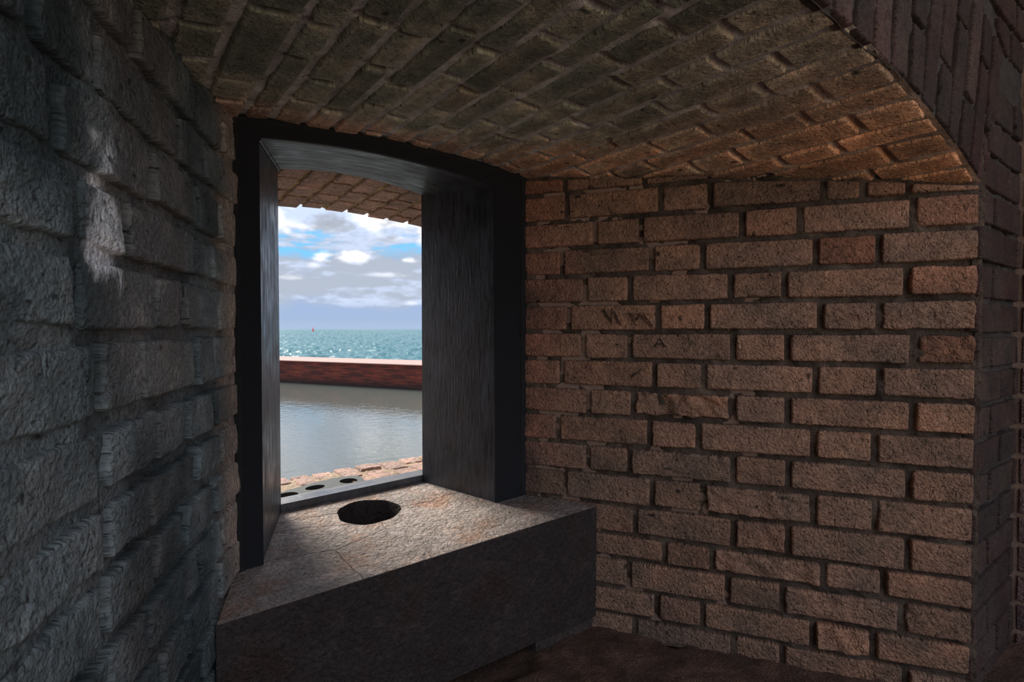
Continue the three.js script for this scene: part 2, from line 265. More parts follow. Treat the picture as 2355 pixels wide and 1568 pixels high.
// right cheek: courses as they lie, bed heights and upright joints in millimetres (joints from the near end)
{
  const wall = structure('wall_right');
  const beds = [1244, 1171, 1097, 1022, 947, 872, 797, 722, 647, 572, 495, 419, 339, 260, 194, 118, 46, -20];
  const joints = [[], [909, 700], [904, 658, 538, 294, 213, 126], [826, 707, 465, 340, 117], [918, 679, 555, 307, 181], [853, 733, 490, 371, 127], [899, 662, 543, 296, 179], [857, 734, 483, 363, 112], [918, 671, 550, 304, 176],
    [842, 725, 482, 361, 112], [928, 682, 562, 306, 183], [844, 733, 480, 359, 117], [907, 675, 550, 303, 181], [940, 718, 479, 358, 117], [890, 643, 527, 283, 163], [980, 733, 491, 368, 128], [905, 660, 548, 304, 180], [940, 717, 477, 366, 118]];
  const spring = (t) => arch(RW.x + RW.dx * t) - 0.010;
  const r = rng(5);
  const tone = (t, y) => {
    const n = fbm(t * 7, y * 7, 4, 512, 512, 17), edge = 0.5 + 0.5 * fbm(y * 9, 3, 3, 512, 512, 27);
    let c = mixc([0.48, 0.265, 0.168], [0.375, 0.222, 0.148], clamp(0.5 + 1.3 * n));
    c = mixc(c, [0.37, 0.238, 0.168], 0.5 * step(0.75, 0.45, y) * step(0.2, 0.8, t));
    const redEnd = step(0.86, 0.99, t + 0.08 * n) * step(0.36, 0.5, y);  // brick turns redder towards the frame
    c = mixc(c, [0.44, 0.20, 0.135], redEnd * 0.85);
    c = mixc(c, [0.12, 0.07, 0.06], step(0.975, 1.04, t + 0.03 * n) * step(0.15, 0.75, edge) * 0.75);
    return c;
  };
  const rusty = new Map([['4,4', 0.75], ['3,5', 0.5], ['5,5', 0.45], ['7,5', 0.55], ['1,0', 0.45], ['3,3', 0.2], ['14,2', 0.3], ['16,2', 0.25]]), broken = new Map([['9,2', 3.4], ['7,5', 2.8], ['14,3', 2.6], ['15,4', 2.3], ['5,5', 2.2], ['6,4', 2.2], ['6,5', 2.4], ['12,3', 2.4], ['11,2', 2.0], ['13,3', 2.2], ['15,5', 2.3], ['16,4', 2.6], ['17,5', 2.4], ['5,3', 1.9]]);
  for (let k = 1; k < beds.length; k++) {
    const cuts = [1060, ...joints[k], 0].map((v) => v / 1000), top = beds[k - 1] / 1000, bot = beds[k] / 1000;
    for (let i = 0; i < cuts.length - 1; i++) {
      const g = 0.0042 + r() * 0.002, far = cuts[i] - g, near = cuts[i + 1] + (cuts[i + 1] > 0 ? g : 0.0), jt = () => (r() - 0.5) * 0.004, gv = 0.0045;
      const yb = [bot + gv + jt(), bot + gv + jt()];
      let yt = [top - gv + jt(), top - gv + jt()];
      yt = [Math.min(yt[0], spring(near)), Math.min(yt[1], spring(far))];
      if (yt[0] - yb[0] < 0.012 && yt[1] - yb[1] < 0.012) continue;
      yt = [Math.max(yt[0], yb[0] + 0.006), Math.max(yt[1], yb[1] + 0.006)];
      const v = 0.86 + r() * 0.28, red = (rusty.get(k + ',' + i) ?? 0), warm = (r() - 0.5) * 0.08;
      brick(wall, [near, yb[0], far, yb[1], far, yt[1], near, yt[0]], onRight, {
        depth: 0.025, proud: 0.002 + r() * 0.004 + (broken.has(k + ',' + i) ? 0.003 : 0), rough: broken.get(k + ',' + i) ?? 0.8 + r() * 0.6, bevel: 0.005, cell: broken.has(k + ',' + i) ? 0.008 : 0.014, jag: 0.0026,
        color: (t, y) => { const c = mixc(tone(t, y), [0.33, 0.13, 0.07], red); return [c[0] * v * (1 + warm), c[1] * v, c[2] * v * (1 - warm)]; },
      });
    }
  }
  part(wall, 'mortar', bed(-0.012, 1.10, -0.06, 1.26, 0.0055, onRight, (t, y) => { const n = fbm(t * 18, y * 18, 4, 512, 512, 77); return lerp(Math.min(0, Math.max(-0.018, -0.010 + 0.018 * n)), 0.0005 + 0.004 * n, step(0.97, 1.02, t)); }, (t, y) => scl([0.19, 0.14, 0.105], 0.75 + 0.4 * fbm(t * 12, y * 12, 3, 512, 512, 87))), M.mortar);
  // writing on the bricks: a stamped letter and scratched strokes, laid on as thin raised strips, coloured dark in place of real cuts
  const groove = [];
  const stroke = (t0, y0, t1, y1, w) => { const L = Math.hypot(t1 - t0, y1 - y0), nx = -(y1 - y0) / L * w / 2, ny = (t1 - t0) / L * w / 2, h = 0.0092, P = (t, y, hh) => onRight(t, y, hh); const p = [P(t0 + nx, y0 + ny, h), P(t1 + nx * 0.5, y1 + ny * 0.5, h), P(t1 - nx * 0.5, y1 - ny * 0.5, h), P(t0 - nx, y0 - ny, h)], q = [P(t0 + nx, y0 + ny, -0.004), P(t1 + nx * 0.5, y1 + ny * 0.5, -0.004), P(t1 - nx * 0.5, y1 - ny * 0.5, -0.004), P(t0 - nx, y0 - ny, -0.004)]; const g = new THREE.BufferGeometry(); g.setAttribute('position', new THREE.Float32BufferAttribute([...p, ...q].flat(), 3)); g.setIndex([0, 1, 2, 0, 2, 3, 0, 4, 5, 0, 5, 1, 1, 5, 6, 1, 6, 2, 2, 6, 7, 2, 7, 3, 3, 7, 4, 3, 4, 0]); g.computeVertexNormals(); groove.push(g); };
  stroke(0.6685, 0.759, 0.6565, 0.780, 0.0024); stroke(0.6435, 0.759, 0.6565, 0.780, 0.0030); stroke(0.663, 0.766, 0.650, 0.766, 0.0018); stroke(0.6715, 0.759, 0.6645, 0.759, 0.002); stroke(0.6475, 0.759, 0.6395, 0.759, 0.002);
  const scratches = [];
  for (const [a, b, c, d] of [[804, 854, 783, 822], [799, 854, 778, 821], [778, 855, 781, 814], [773, 851, 755, 813], [771, 840, 763, 818], [736, 847, 715, 812], [730, 845, 714, 827], [714, 827, 705, 846], [705, 840, 679, 809], [697, 841, 674, 811]]) { stroke(a / 1000, b / 1000, c / 1000, d / 1000, 0.0013); scratches.push(groove.pop()); }
  stroke(0.727, 0.681, 0.700, 0.701, 0.003); stroke(0.728, 0.679, 0.712, 0.690, 0.004); scratches.push(...groove.splice(5));
  part(wall, 'scratches', mergeGeometries(scratches), M.scratch, { label: 'scratched strokes and a dark gouge on two bricks' });
  part(wall, 'stamped_letter', mergeGeometries(groove.splice(0)), M.bead, { label: 'dark stamped letter A on a brick' });
}

// left cheek: near, out of focus, damp, with a white patch
{
  const wall = structure('wall_left');
  const beds = [1.285, 1.203, 1.121, 1.040, 0.957, 0.880, 0.797, 0.707, 0.625, 0.550, 0.470, 0.390, 0.308, 0.228, 0.148, 0.066, -0.02];
  const joints = [[0.87, 1.09], [0.79, 0.99, 1.13], [0.70, 0.914, 1.021], [0.823, 0.989, 1.10], [0.76, 0.97, 1.053], [0.66, 0.828, 0.923, 1.092], [0.789, 0.979, 1.061], [0.70, 0.833, 0.929, 1.05], [0.80, 0.968, 1.10], [0.70, 0.822, 0.919, 1.06], [0.802, 0.982, 1.10], [0.72, 0.826, 0.92, 1.08], [0.80, 0.98], [0.71, 0.90, 1.01], [0.8, 1.0], [0.72, 0.9]];
  const r = rng(15);
  const tone = (t, y) => {
    const n = fbm(t * 10, y * 5, 4, 512, 512, 57), m = fbm(t * 4 + 9, y * 2.2, 4, 512, 512, 58);
    let c = mixc([0.225, 0.275, 0.285], [0.055, 0.082, 0.088], clamp(0.5 + 1.7 * n));
    c = mixc(c, [0.22, 0.20, 0.185], step(0.0, 0.4, m) * 0.7);
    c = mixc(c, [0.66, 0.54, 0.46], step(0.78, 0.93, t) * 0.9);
    // a bluish-white patch
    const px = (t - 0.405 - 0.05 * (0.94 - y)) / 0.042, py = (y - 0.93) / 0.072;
    const whitePatch = step(1.05, 0.55, Math.hypot(px, py) + 0.75 * fbm(t * 60, y * 25, 3, 512, 512, 59));
    return mixc(c, [1.0, 1.04, 1.08], whitePatch);
  };
  for (let k = 0; k < beds.length - 1; k++) {
    const js = joints[k].map((n) => (n + FACE) / 0.9204), list = [];
    let x = js[0]; const first = [];
    for (let w = k % 2 ? 0.21 : 0.105; x > 0.01; w = w > 0.15 ? 0.105 : 0.215) { x -= w; first.unshift(Math.max(0, x)); }
    list.push(...first, ...js, 0.962);
    for (let i = 0; i < list.length - 1; i++) {
      const g = 0.0055, a0 = list[i] + (list[i] > 0 ? g : 0), a1 = list[i + 1] - g, jt = () => (r() - 0.5) * 0.007;
      if (a1 < a0 + 0.02) continue;
      const b0 = beds[k + 1] + g, cap = (t) => arch(LW.x + LW.dx * t) - 0.012;
      const q = [a0, b0 + jt(), a1, b0 + jt(), a1, Math.min(beds[k] - g + jt(), cap(a1)), a0, Math.min(beds[k] - g + jt(), cap(a0))];
      if (q[5] - q[3] < 0.01) continue;
      const v = 0.78 + r() * 0.44;
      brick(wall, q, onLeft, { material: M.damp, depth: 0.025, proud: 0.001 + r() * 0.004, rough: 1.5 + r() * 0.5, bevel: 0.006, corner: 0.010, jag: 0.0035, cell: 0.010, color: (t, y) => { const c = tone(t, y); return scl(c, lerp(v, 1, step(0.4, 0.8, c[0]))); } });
    }
  }
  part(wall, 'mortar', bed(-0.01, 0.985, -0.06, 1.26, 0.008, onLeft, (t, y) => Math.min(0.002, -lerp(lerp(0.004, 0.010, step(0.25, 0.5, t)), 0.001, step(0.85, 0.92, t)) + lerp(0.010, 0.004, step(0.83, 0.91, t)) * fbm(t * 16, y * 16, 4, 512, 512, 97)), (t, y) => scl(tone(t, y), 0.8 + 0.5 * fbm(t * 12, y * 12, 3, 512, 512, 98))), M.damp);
}

// the vault: Flemish bond running out towards the window, every course read off the photograph where it shows
{
  const vault = structure('ceiling');
  const lines = [-760, -695, -632, -568, -500, -430, -352, -297, -232, -173, -109, -52, 11, 70, 139, 204, 270, 339, 402, 480, 548, 630, 700, 785, 857, 935, 1010].map((v) => v / 1000);
  const seen = { '-500': [842, 953], '-430': [765, 1010, 1110], '-352': [778, 894], '-297': [730, 960, 1062], '-232': [741, 866, 1092], '-173': [687, 916, 1020], '-109': [721, 828, 1060], '-52': [534, 631, 866, 977], '11': [481, 696, 817, 1049], '70': [508, 621, 848, 970], '139': [457, 668, 788, 1021], '204': [517, 612, 844, 953], '270': [449, 679, 798, 1038], '339': [512, 624, 867, 977], '402': [447, 677, 806], '480': [507, 626, 878], '548': [447, 689, 802], '630': [510, 629], '700': [447], '785': [500] };
  const r = rng(25), ends = [], endJoint = (s, z) => { const c = ends.find((e) => s >= e[0] + 0.004 && s < e[1] - 0.004); return c && c[2].some((n) => Math.abs(n + z) < 0.0055) ? 1 : 0; };
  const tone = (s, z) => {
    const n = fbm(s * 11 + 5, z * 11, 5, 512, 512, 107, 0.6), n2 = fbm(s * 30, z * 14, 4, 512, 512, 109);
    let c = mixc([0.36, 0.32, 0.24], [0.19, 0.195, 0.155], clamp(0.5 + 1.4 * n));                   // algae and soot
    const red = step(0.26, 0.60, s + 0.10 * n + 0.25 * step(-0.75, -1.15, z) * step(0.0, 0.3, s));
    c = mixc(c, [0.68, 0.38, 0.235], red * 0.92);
    c = mixc(c, [0.85, 0.43, 0.22], step(0.45, 0.7, s) * step(-0.75, -0.45, z) * (0.55 + 0.4 * n));  // warm light along the room-side edge painted into the brick colour
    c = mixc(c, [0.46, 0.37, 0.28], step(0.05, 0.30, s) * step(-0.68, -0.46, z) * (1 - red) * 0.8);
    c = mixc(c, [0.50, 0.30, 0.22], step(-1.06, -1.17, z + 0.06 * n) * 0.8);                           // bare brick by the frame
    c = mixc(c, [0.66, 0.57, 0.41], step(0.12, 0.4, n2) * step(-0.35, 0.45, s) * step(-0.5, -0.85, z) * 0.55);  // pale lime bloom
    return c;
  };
  for (let k = 0; k < lines.length - 1; k++) {
    const key = String(Math.round(lines[k] * 1000)), known = (seen[key] ?? []).map((v) => v / 1000), cuts = [...known];
    let lo = known.length ? known[0] : 0.5 + 0.12 * (k % 2), hi = known.length ? known[known.length - 1] : lo;
    if (!known.length) cuts.push(lo);
    let w = known.length > 1 && known[1] - known[0] > 0.16 ? 0.115 : 0.235;
    while (lo > 0.46) { lo -= w; w = w > 0.15 ? 0.115 : 0.235; if (lo > 0.36) cuts.unshift(lo); }
    w = known.length > 1 && known[known.length - 1] - known[known.length - 2] > 0.16 ? 0.115 : 0.235;
    while (hi < 1.2) { hi += w; w = w > 0.15 ? 0.115 : 0.235; if (hi < 1.19) cuts.push(hi); }
    const zs = [-FACE + 0.007, ...cuts, 1.212];
    ends.push([lines[k], lines[k + 1], cuts]);
    for (let i = 0; i < zs.length - 1; i++) {
      const x0 = UC + R * Math.sin(lines[k] / R), x1 = UC + R * Math.sin(lines[k + 1] / R), nearN = zs[i], farN = zs[i + 1];
      const left = LW.x + 0.4248 * (nearN + FACE), right = RW.x - 0.6401 * (nearN + FACE);
      if (x1 < left - 0.0 || x0 > right + 0.0) continue;
      const g = 0.0042 + 0.002 * r(), z0 = -(nearN + (i ? g : 0)), z1 = -(farN - g), jt = () => (r() - 0.5) * 0.005, gs = 0.0058;
      if (z0 - z1 < 0.015) continue;
      const v = 0.68 + 0.6 * r(), lift = lines[k] < -0.15 ? 0.004 : 0.0022;
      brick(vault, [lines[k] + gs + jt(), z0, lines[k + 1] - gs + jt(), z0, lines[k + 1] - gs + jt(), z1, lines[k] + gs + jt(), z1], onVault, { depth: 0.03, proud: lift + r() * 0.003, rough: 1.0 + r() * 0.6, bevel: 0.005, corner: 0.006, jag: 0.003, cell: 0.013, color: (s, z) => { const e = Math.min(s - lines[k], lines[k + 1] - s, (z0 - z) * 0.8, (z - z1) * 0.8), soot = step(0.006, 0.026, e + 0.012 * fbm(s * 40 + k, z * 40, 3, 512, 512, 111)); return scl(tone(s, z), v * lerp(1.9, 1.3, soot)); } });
    }
  }
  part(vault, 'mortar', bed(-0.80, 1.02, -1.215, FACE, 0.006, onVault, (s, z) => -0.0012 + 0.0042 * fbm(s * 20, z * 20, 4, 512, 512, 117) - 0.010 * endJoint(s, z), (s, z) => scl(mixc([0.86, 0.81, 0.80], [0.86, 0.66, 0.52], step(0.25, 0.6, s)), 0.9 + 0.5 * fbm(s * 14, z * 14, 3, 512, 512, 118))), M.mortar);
  // the mass of masonry over the vault and over the throat
  const pts = []; for (let i = 0; i <= 40; i++) { const x = -2.6 + 6.2 * i / 40; pts.push(new THREE.Vector2(x, x < -0.8 ? arch(-0.8) : x > 1.9 ? arch(1.9) + 0.04 : arch(x) + 0.02)); }
  const over = (p, z0, z1) => { const s = new THREE.Shape([...p, new THREE.Vector2(3.6, 3.2), new THREE.Vector2(-2.6, 3.2)]); const g = new THREE.ExtrudeGeometry(s, { depth: z0 - z1, bevelEnabled: false }); g.translate(0, 0, z1); return g; };
  part(vault, 'masonry', mergeGeometries([over(pts, FACE - 0.012, -1.23), over([new THREE.Vector2(-2.6, 1.262), new THREE.Vector2(3.6, 1.262)], -1.2, OUT + 0.02)]), M.shell);
}

// the two piers behind the cheeks and the wall face towards the room
{
  const front = structure('wall_front');
  const inset = 0.018, px = (w) => [w.x - w.nx * inset, w.z - w.nz * inset];
  const rightPier = [[RW.x + 0.018, FACE - 0.016], [1.86, FACE - 0.016], [1.86, 1.4], [3.4, 1.4], [3.4, OUT + 0.01], [1.10, OUT + 0.01], [0.77, -1.47], [0.955, -1.47], [0.945, -1.21]];
  const leftPier = [[0.19, -1.21], [0.19, -1.47], [0.33, -1.47], [0.02, OUT + 0.01], [-2.4, OUT + 0.01], [-2.4, 1.0], [-1.2, 1.0], [-1.2, FACE - 0.016], [-0.18, FACE - 0.016]];
  part(front, 'masonry', mergeGeometries([prism(rightPier, -3.2, 3.2), prism(leftPier, -3.2, 3.2)]), M.shell);
  part(front, 'masonry', prism([[-0.3, -1.17], [1.2, -1.17], [1.2, OUT + 0.012], [-0.3, OUT + 0.012]], -3.2, 0.02), M.shell);
  part(front, 'masonry', prism([[0.0, -1.535], [1.15, -1.535], [1.15, OUT + 0.012], [0.0, OUT + 0.012]], 0.01, 0.24), M.shell);
  const r = rng(35), dark = (v) => (a, b) => scl(mixc([0.095, 0.044, 0.036], [0.10, 0.068, 0.056], clamp(0.5 + 1.2 * fbm(a * 8, b * 8, 3, 512, 512, 127))), v);  // shade of the room-facing side painted into brick and mortar colours
  // arch ring: stretchers, then a ring of headers outside it
  const rowlock = (s, r0, h) => { const a = s / R, rr = r0 - 0.009 * step(0.62, 0.2, s) * clamp(1 - r0 / 0.1); return [UC + (R + rr) * Math.sin(a), YC + (R + rr) * Math.cos(a), FACE + h]; };
  for (let s = -0.05, k = 0; s < 0.93; k++) {
    const w = 0.062 + r() * 0.006, split = k % 2 ? [[0, 0.236], [0.244, 0.35]] : [[0, 0.112], [0.12, 0.35]];
    const low = 0.003;
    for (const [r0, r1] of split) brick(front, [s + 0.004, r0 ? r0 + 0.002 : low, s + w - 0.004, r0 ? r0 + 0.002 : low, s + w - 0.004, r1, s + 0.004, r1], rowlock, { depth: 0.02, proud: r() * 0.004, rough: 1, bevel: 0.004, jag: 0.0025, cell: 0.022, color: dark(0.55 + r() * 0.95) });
    s += w + 0.0055;
  }
  // level courses beside and above the ring
  const skew = (y) => UC + (y - YC) * Math.tan(0.945 / R), ringTop = (x) => YC + Math.sqrt((R + 0.362) ** 2 - (x - UC) ** 2);
  const rows = [1.82, 1.74, 1.665, 1.59, 1.512, 1.435, 1.352, 1.266, 1.186, 1.108, 1.030, 0.948, 0.866, 0.790, 0.712, 0.634, 0.558, 0.482, 0.405, 0.33, 0.255, 0.18, 0.105, 0.03, -0.045];
  for (let k = 0; k < rows.length - 1; k++) {
    const top = rows[k] - 0.0045, bot = rows[k + 1] + 0.0045, mid = (top + bot) / 2;
    let x = mid < 1.115 ? RW.x : mid < 1.43 ? skew(mid) + 0.008 : 1.1;
    const widths = k % 2 ? [0.115, 0.215] : [0.20, 0.112];
    for (let i = 0; x < 1.845; i++) {
      const w = widths[i % 2], x1 = Math.min(1.85, x + w), low = Math.max(bot, mid > 1.43 || mid > 1.36 ? ringTop(x) + 0.006 : bot), low1 = Math.max(bot, mid > 1.36 ? ringTop(x1) + 0.006 : bot);
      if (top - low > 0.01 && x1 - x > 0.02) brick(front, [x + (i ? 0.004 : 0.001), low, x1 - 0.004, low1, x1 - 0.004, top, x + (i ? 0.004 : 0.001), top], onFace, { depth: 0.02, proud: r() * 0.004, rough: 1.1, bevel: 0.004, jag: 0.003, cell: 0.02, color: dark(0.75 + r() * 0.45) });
      x = x1;
    }
  }
  part(front, 'mortar', bed(RW.x + 0.005, 1.852, -0.06, 1.95, 0.012, onFace, (x, y) => -0.009 + 0.008 * fbm(x * 20, y * 20, 3, 512, 512, 137), () => [0.10, 0.09, 0.085]), M.mortar);
  part(front, 'mortar', bed(-0.06, 1.3, 0.002, 0.9, 0.012, rowlock, (x, y) => -0.007 + 0.008 * fbm(x * 20, y * 20, 3, 512, 512, 138), () => [0.10, 0.09, 0.085]), M.mortar);
  // the side of the pier that comes forward from the face
  const side = structure('wall_side');
  const onSide = (z, y, h) => [1.856 - h, y, z];
  for (let k = 0; k < rows.length - 1; k++) for (let i = 0, z = FACE + 0.002; i < 4; i++) { const w = (i + k) % 2 ? 0.11 : 0.20; brick(side, [z + 0.003, rows[k + 1] + 0.0045, z + w - 0.004, rows[k + 1] + 0.0045, z + w - 0.004, rows[k] - 0.0045, z + 0.003, rows[k] - 0.0045], onSide, { depth: 0.02, proud: r() * 0.004, rough: 1, bevel: 0.004, cell: 0.03, color: (a, b) => scl([0.34, 0.21, 0.20], 0.8 + 0.3 * fbm(a * 8, b * 8, 2, 512, 512, 6)) }); z += w; }
}

// the throat outside the iron frame: soffit bricks, brick ledge
{
  const outer = structure('wall_outer');
  const soffit = (x, z, h) => [x, lerp(1.224, 1.2045, (z - BACK) / (OUT - BACK)) - (x - 0.62) ** 2 / 6.5 - h, z];
  const r = rng(45), red = (v) => (a, b) => scl(mixc([0.62, 0.40, 0.32], [0.50, 0.33, 0.27], clamp(0.5 + fbm(a * 12, b * 12, 3, 512, 512, 147))), v);
  for (let k = 0, x = -0.02; x < 1.12; k++) {
    const w = 0.0755, cuts = k % 2 ? [BACK + 0.03, -1.545, -1.665, -1.775, OUT - 0.006 * r()] : [BACK + 0.03, -1.61, -1.72, OUT - 0.008 * r()];
    for (let i = 0; i < cuts.length - 1; i++) brick(outer, [x + 0.0065, cuts[i] - (i ? 0.004 : 0), x + w - 0.0065, cuts[i] - (i ? 0.004 : 0), x + w - 0.0065, cuts[i + 1] + (i < cuts.length - 2 ? 0.004 : 0), x + 0.0065, cuts[i + 1] + (i < cuts.length - 2 ? 0.004 : 0)], soffit, { depth: 0.03, proud: r() * 0.003, rough: 0.9, bevel: 0.003, jag: 0.002, cell: 0.02, color: red(0.85 + 0.3 * r()) });
    x += w;
  }
  part(outer, 'mortar', bed(-0.05, 1.15, OUT + 0.004, BACK + 0.03, 0.008, soffit, (x, z) => -0.007 + 0.010 * fbm(x * 40, z * 40, 3, 512, 512, 157), (x, z) => scl([0.62, 0.48, 0.28], 0.9 + 0.5 * fbm(x * 50, z * 50, 2, 512, 512, 158))), M.mortar);
  const ledge = (x, z, h) => [x, 0.318 + 0.012 * (x - 0.45) + 0.015 * (z - OUT) + h, z];
  const xs = [0.30, 0.385, 0.464, 0.531, 0.605, 0.679, 0.762, 0.842, 0.925, 1.005, 1.09];
  for (let k = -3; k < xs.length - 1; k++) {
    const x0 = k < 0 ? xs[0] + k * 0.078 : xs[k], x1 = k < 0 ? x0 + 0.078 : xs[k + 1], cut = k % 2 ? -1.765 : -1.72, lift = k === 5 ? 0.006 : r() * 0.003;
    brick(outer, [x0 + 0.004, OUT - 0.004 * r(), x1 - 0.004, OUT - 0.004 * r(), x1 - 0.004, cut - 0.004, x0 + 0.004, cut - 0.004], ledge, { depth: 0.05, proud: lift, rough: 1.2, bevel: 0.006, corner: 0.009, jag: 0.004, cell: 0.014, color: red(0.8 + 0.2 * r()) });
    if (x0 > 0.6 || x0 < 0.3) brick(outer, [x0 + 0.004, cut + 0.004, x1 - 0.004, cut + 0.004, x1 - 0.004, -1.53, x0 + 0.004, -1.53], ledge, { depth: 0.05, proud: r() * 0.004, rough: 1.2, bevel: 0.006, corner: 0.009, jag: 0.004, cell: 0.016, color: red(0.78 + 0.2 * r()) });
  }
  part(outer, 'mortar', mergeGeometries([bed(0.62, 1.12, OUT + 0.012, -1.52, 0.01, ledge, (x, z) => -0.003 + 0.008 * fbm(x * 40, z * 40, 3, 512, 512, 167), () => [0.44, 0.35, 0.25]), bed(0.0, 0.62, OUT + 0.012, -1.69, 0.01, ledge, (x, z) => -0.003 + 0.008 * fbm(x * 40, z * 40, 3, 512, 512, 167), () => [0.44, 0.35, 0.25])]), M.mortar);
  const pl = thing('iron_plate', 'grey green iron plate with round dark holes lying on the outer brick ledge', 'plate');
  const s = new THREE.Shape([[0.30, -1.53], [0.30, -1.60], [0.360, -1.637], [0.396, -1.652], [0.436, -1.668], [0.508, -1.699], [0.586, -1.711], [0.638, -1.698], [0.646, -1.672], [0.632, -1.60], [0.625, -1.53]].map(([x, z]) => new THREE.Vector2(x, -z)));
  const hole = (x, z, a, b, turn) => { const p = new THREE.Path(); p.absellipse(x, -z, a, b, 0, Math.PI * 2, true, turn); s.holes.push(p); };
  hole(0.490, -1.641, 0.031, 0.024, 0.3); hole(0.595, -1.651, 0.028, 0.030, 0); hole(0.405, -1.612, 0.030, 0.028, 0.2);
  const g = new THREE.ExtrudeGeometry(s, { depth: 0.008, bevelEnabled: true, bevelSize: 0.0015, bevelThickness: 0.0015, bevelSegments: 2, bevelOffset: -0.0015, curveSegments: 28 });
  g.rotateX(-Math.PI / 2); g.translate(0, 0.3225, 0);
  part(pl, 'plate_sheet', g, M.plate);
}

// ------------------------------------------------------------------ the iron frame
{
  const frame = thing('iron_window_surround', 'black iron window frame with an arched head and splayed jambs set in the brick recess', 'window frame');
  const headF = (x) => { const q = (x - 0.5435) / 0.2925; return EYE + 0.4035 - 0.0045 * q - 0.020 * q * q; }, headB = (x) => { const q = (x - 0.547) / 0.199; return EYE + 0.417 - 0.003 * q - 0.019 * q * q; };
  const uvBox = (g) => { const p = g.attributes.position, n = g.attributes.normal, uv = []; for (let i = 0; i < p.count; i++) { const ax = Math.abs(n.getX(i)), ay = Math.abs(n.getY(i)), az = Math.abs(n.getZ(i)); if (ay > ax && ay > az) uv.push(p.getZ(i), p.getX(i)); else if (ax > az) uv.push(p.getZ(i), p.getY(i)); else uv.push(p.getX(i), p.getY(i)); } g.setAttribute('uv', new THREE.Float32BufferAttribute(uv, 2)); return g; };
  part(frame, 'jamb', uvBox(prism([[0.196, FRONT], [0.251, FRONT], [0.3495, BACK], [0.196, BACK]], 0.316, 1.24, 0.003)), M.iron);
  part(frame, 'jamb', uvBox(prism([[0.836, FRONT], [0.945, FRONT], [0.958, BACK], [0.7505, BACK]], 0.333, 1.24, 0.003)), M.iron);
  // head: a slab whose underside is the arch, lower edge rounded
  const n = 48, pos = [], idx = [], prof = (t) => { const xf = lerp(0.24, 0.846, t), xb = lerp(0.337, 0.762, t), f = headF(xf), b = headB(xb); return [[xf, 1.285, FRONT + 0.001], [xf, f + 0.004, FRONT + 0.001], [xf, f + 0.001, FRONT - 0.001], [xf + (xb - xf) * 0.015, f, FRONT - 0.004], [lerp(xf, xb, 0.5), (f + b) / 2, (FRONT + BACK) / 2], [xb - (xb - xf) * 0.01, b, BACK + 0.003], [xb, b + 0.004, BACK], [xb, 1.262, BACK]]; };
  for (let i = 0; i <= n; i++) for (const p of prof(i / n)) pos.push(...p);
  for (let i = 0; i < n; i++) for (let k = 0; k < 7; k++) { const a = i * 8 + k; idx.push(a, a + 1, a + 9, a, a + 9, a + 8); }
  let g = new THREE.BufferGeometry(); g.setAttribute('position', new THREE.Float32BufferAttribute(pos, 3)); g.setIndex(idx); g = g.toNonIndexed(); g.computeVertexNormals();
  part(frame, 'lintel', uvBox(g), M.iron);
  // front plate that fills between the jambs' outer edge, the arch and the vault
  const s = new THREE.Shape(); s.moveTo(0.19, 0.315); s.lineTo(0.2525, 0.316); s.lineTo(0.2525, headF(0.2525) - 0.0); for (let i = 1; i <= 24; i++) { const x = lerp(0.2525, 0.8345, i / 24); s.lineTo(x, headF(x) + 0.001); } s.lineTo(0.8345, 0.333); s.lineTo(0.955, 0.336); s.lineTo(0.955, 1.26); s.lineTo(0.19, 1.26); s.closePath();
  g = new THREE.ExtrudeGeometry(s, { depth: 0.006, bevelEnabled: true, bevelSize: 0.0015, bevelThickness: 0.0015, bevelSegments: 2, bevelOffset: -0.0015 }); g.translate(0, 0, FRONT);
  part(frame, 'front_plate', uvBox(g), M.ironShaded);
  // sill bar across the throat
  g = new THREE.BoxGeometry(0.46, 0.034, 0.057, 1, 1, 1); g.rotateZ(0.027); g.translate(0.553, 0.3445, -1.486);
  part(frame, 'sill_bar', uvBox(g), M.iron);
  // fillet in the upper corner and the rough bead of mortar against the brickwork
  g = new THREE.TubeGeometry(new THREE.LineCurve3(new THREE.Vector3(0.2535, headF(0.2525) - 0.001, FRONT - 0.002), new THREE.Vector3(0.3505, headB(0.348) - 0.001, BACK + 0.004)), 4, 0.0035, 8); part(frame, 'fillet', uvBox(g), M.iron);
  const path = []; for (let y = 0.31; y < 1.2; y += 0.05) path.push([0.206, y]); for (let i = 0; i <= 16; i++) { const x = lerp(0.21, 0.925, i / 16); path.push([x, arch(x) - 0.008]); } for (let y = 1.19; y > 0.32; y -= 0.05) path.push([0.926, y]);
  const curve = new THREE.CatmullRomCurve3(path.map(([x, y]) => new THREE.Vector3(x, y, FRONT + 0.004)));
  g = new THREE.TubeGeometry(curve, 320, 0.0085, 8); { const p = g.attributes.position; for (let i = 0; i < p.count; i++) { const k = 0.004 * fbm(p.getX(i) * 60 + p.getZ(i) * 90, p.getY(i) * 60, 3, 512, 512, 33); p.setXYZ(i, p.getX(i) + k, p.getY(i) + k, p.getZ(i) + Math.abs(k)); } g.computeVertexNormals(); }
  part(frame, 'mortar_bead', g, M.bead);
}

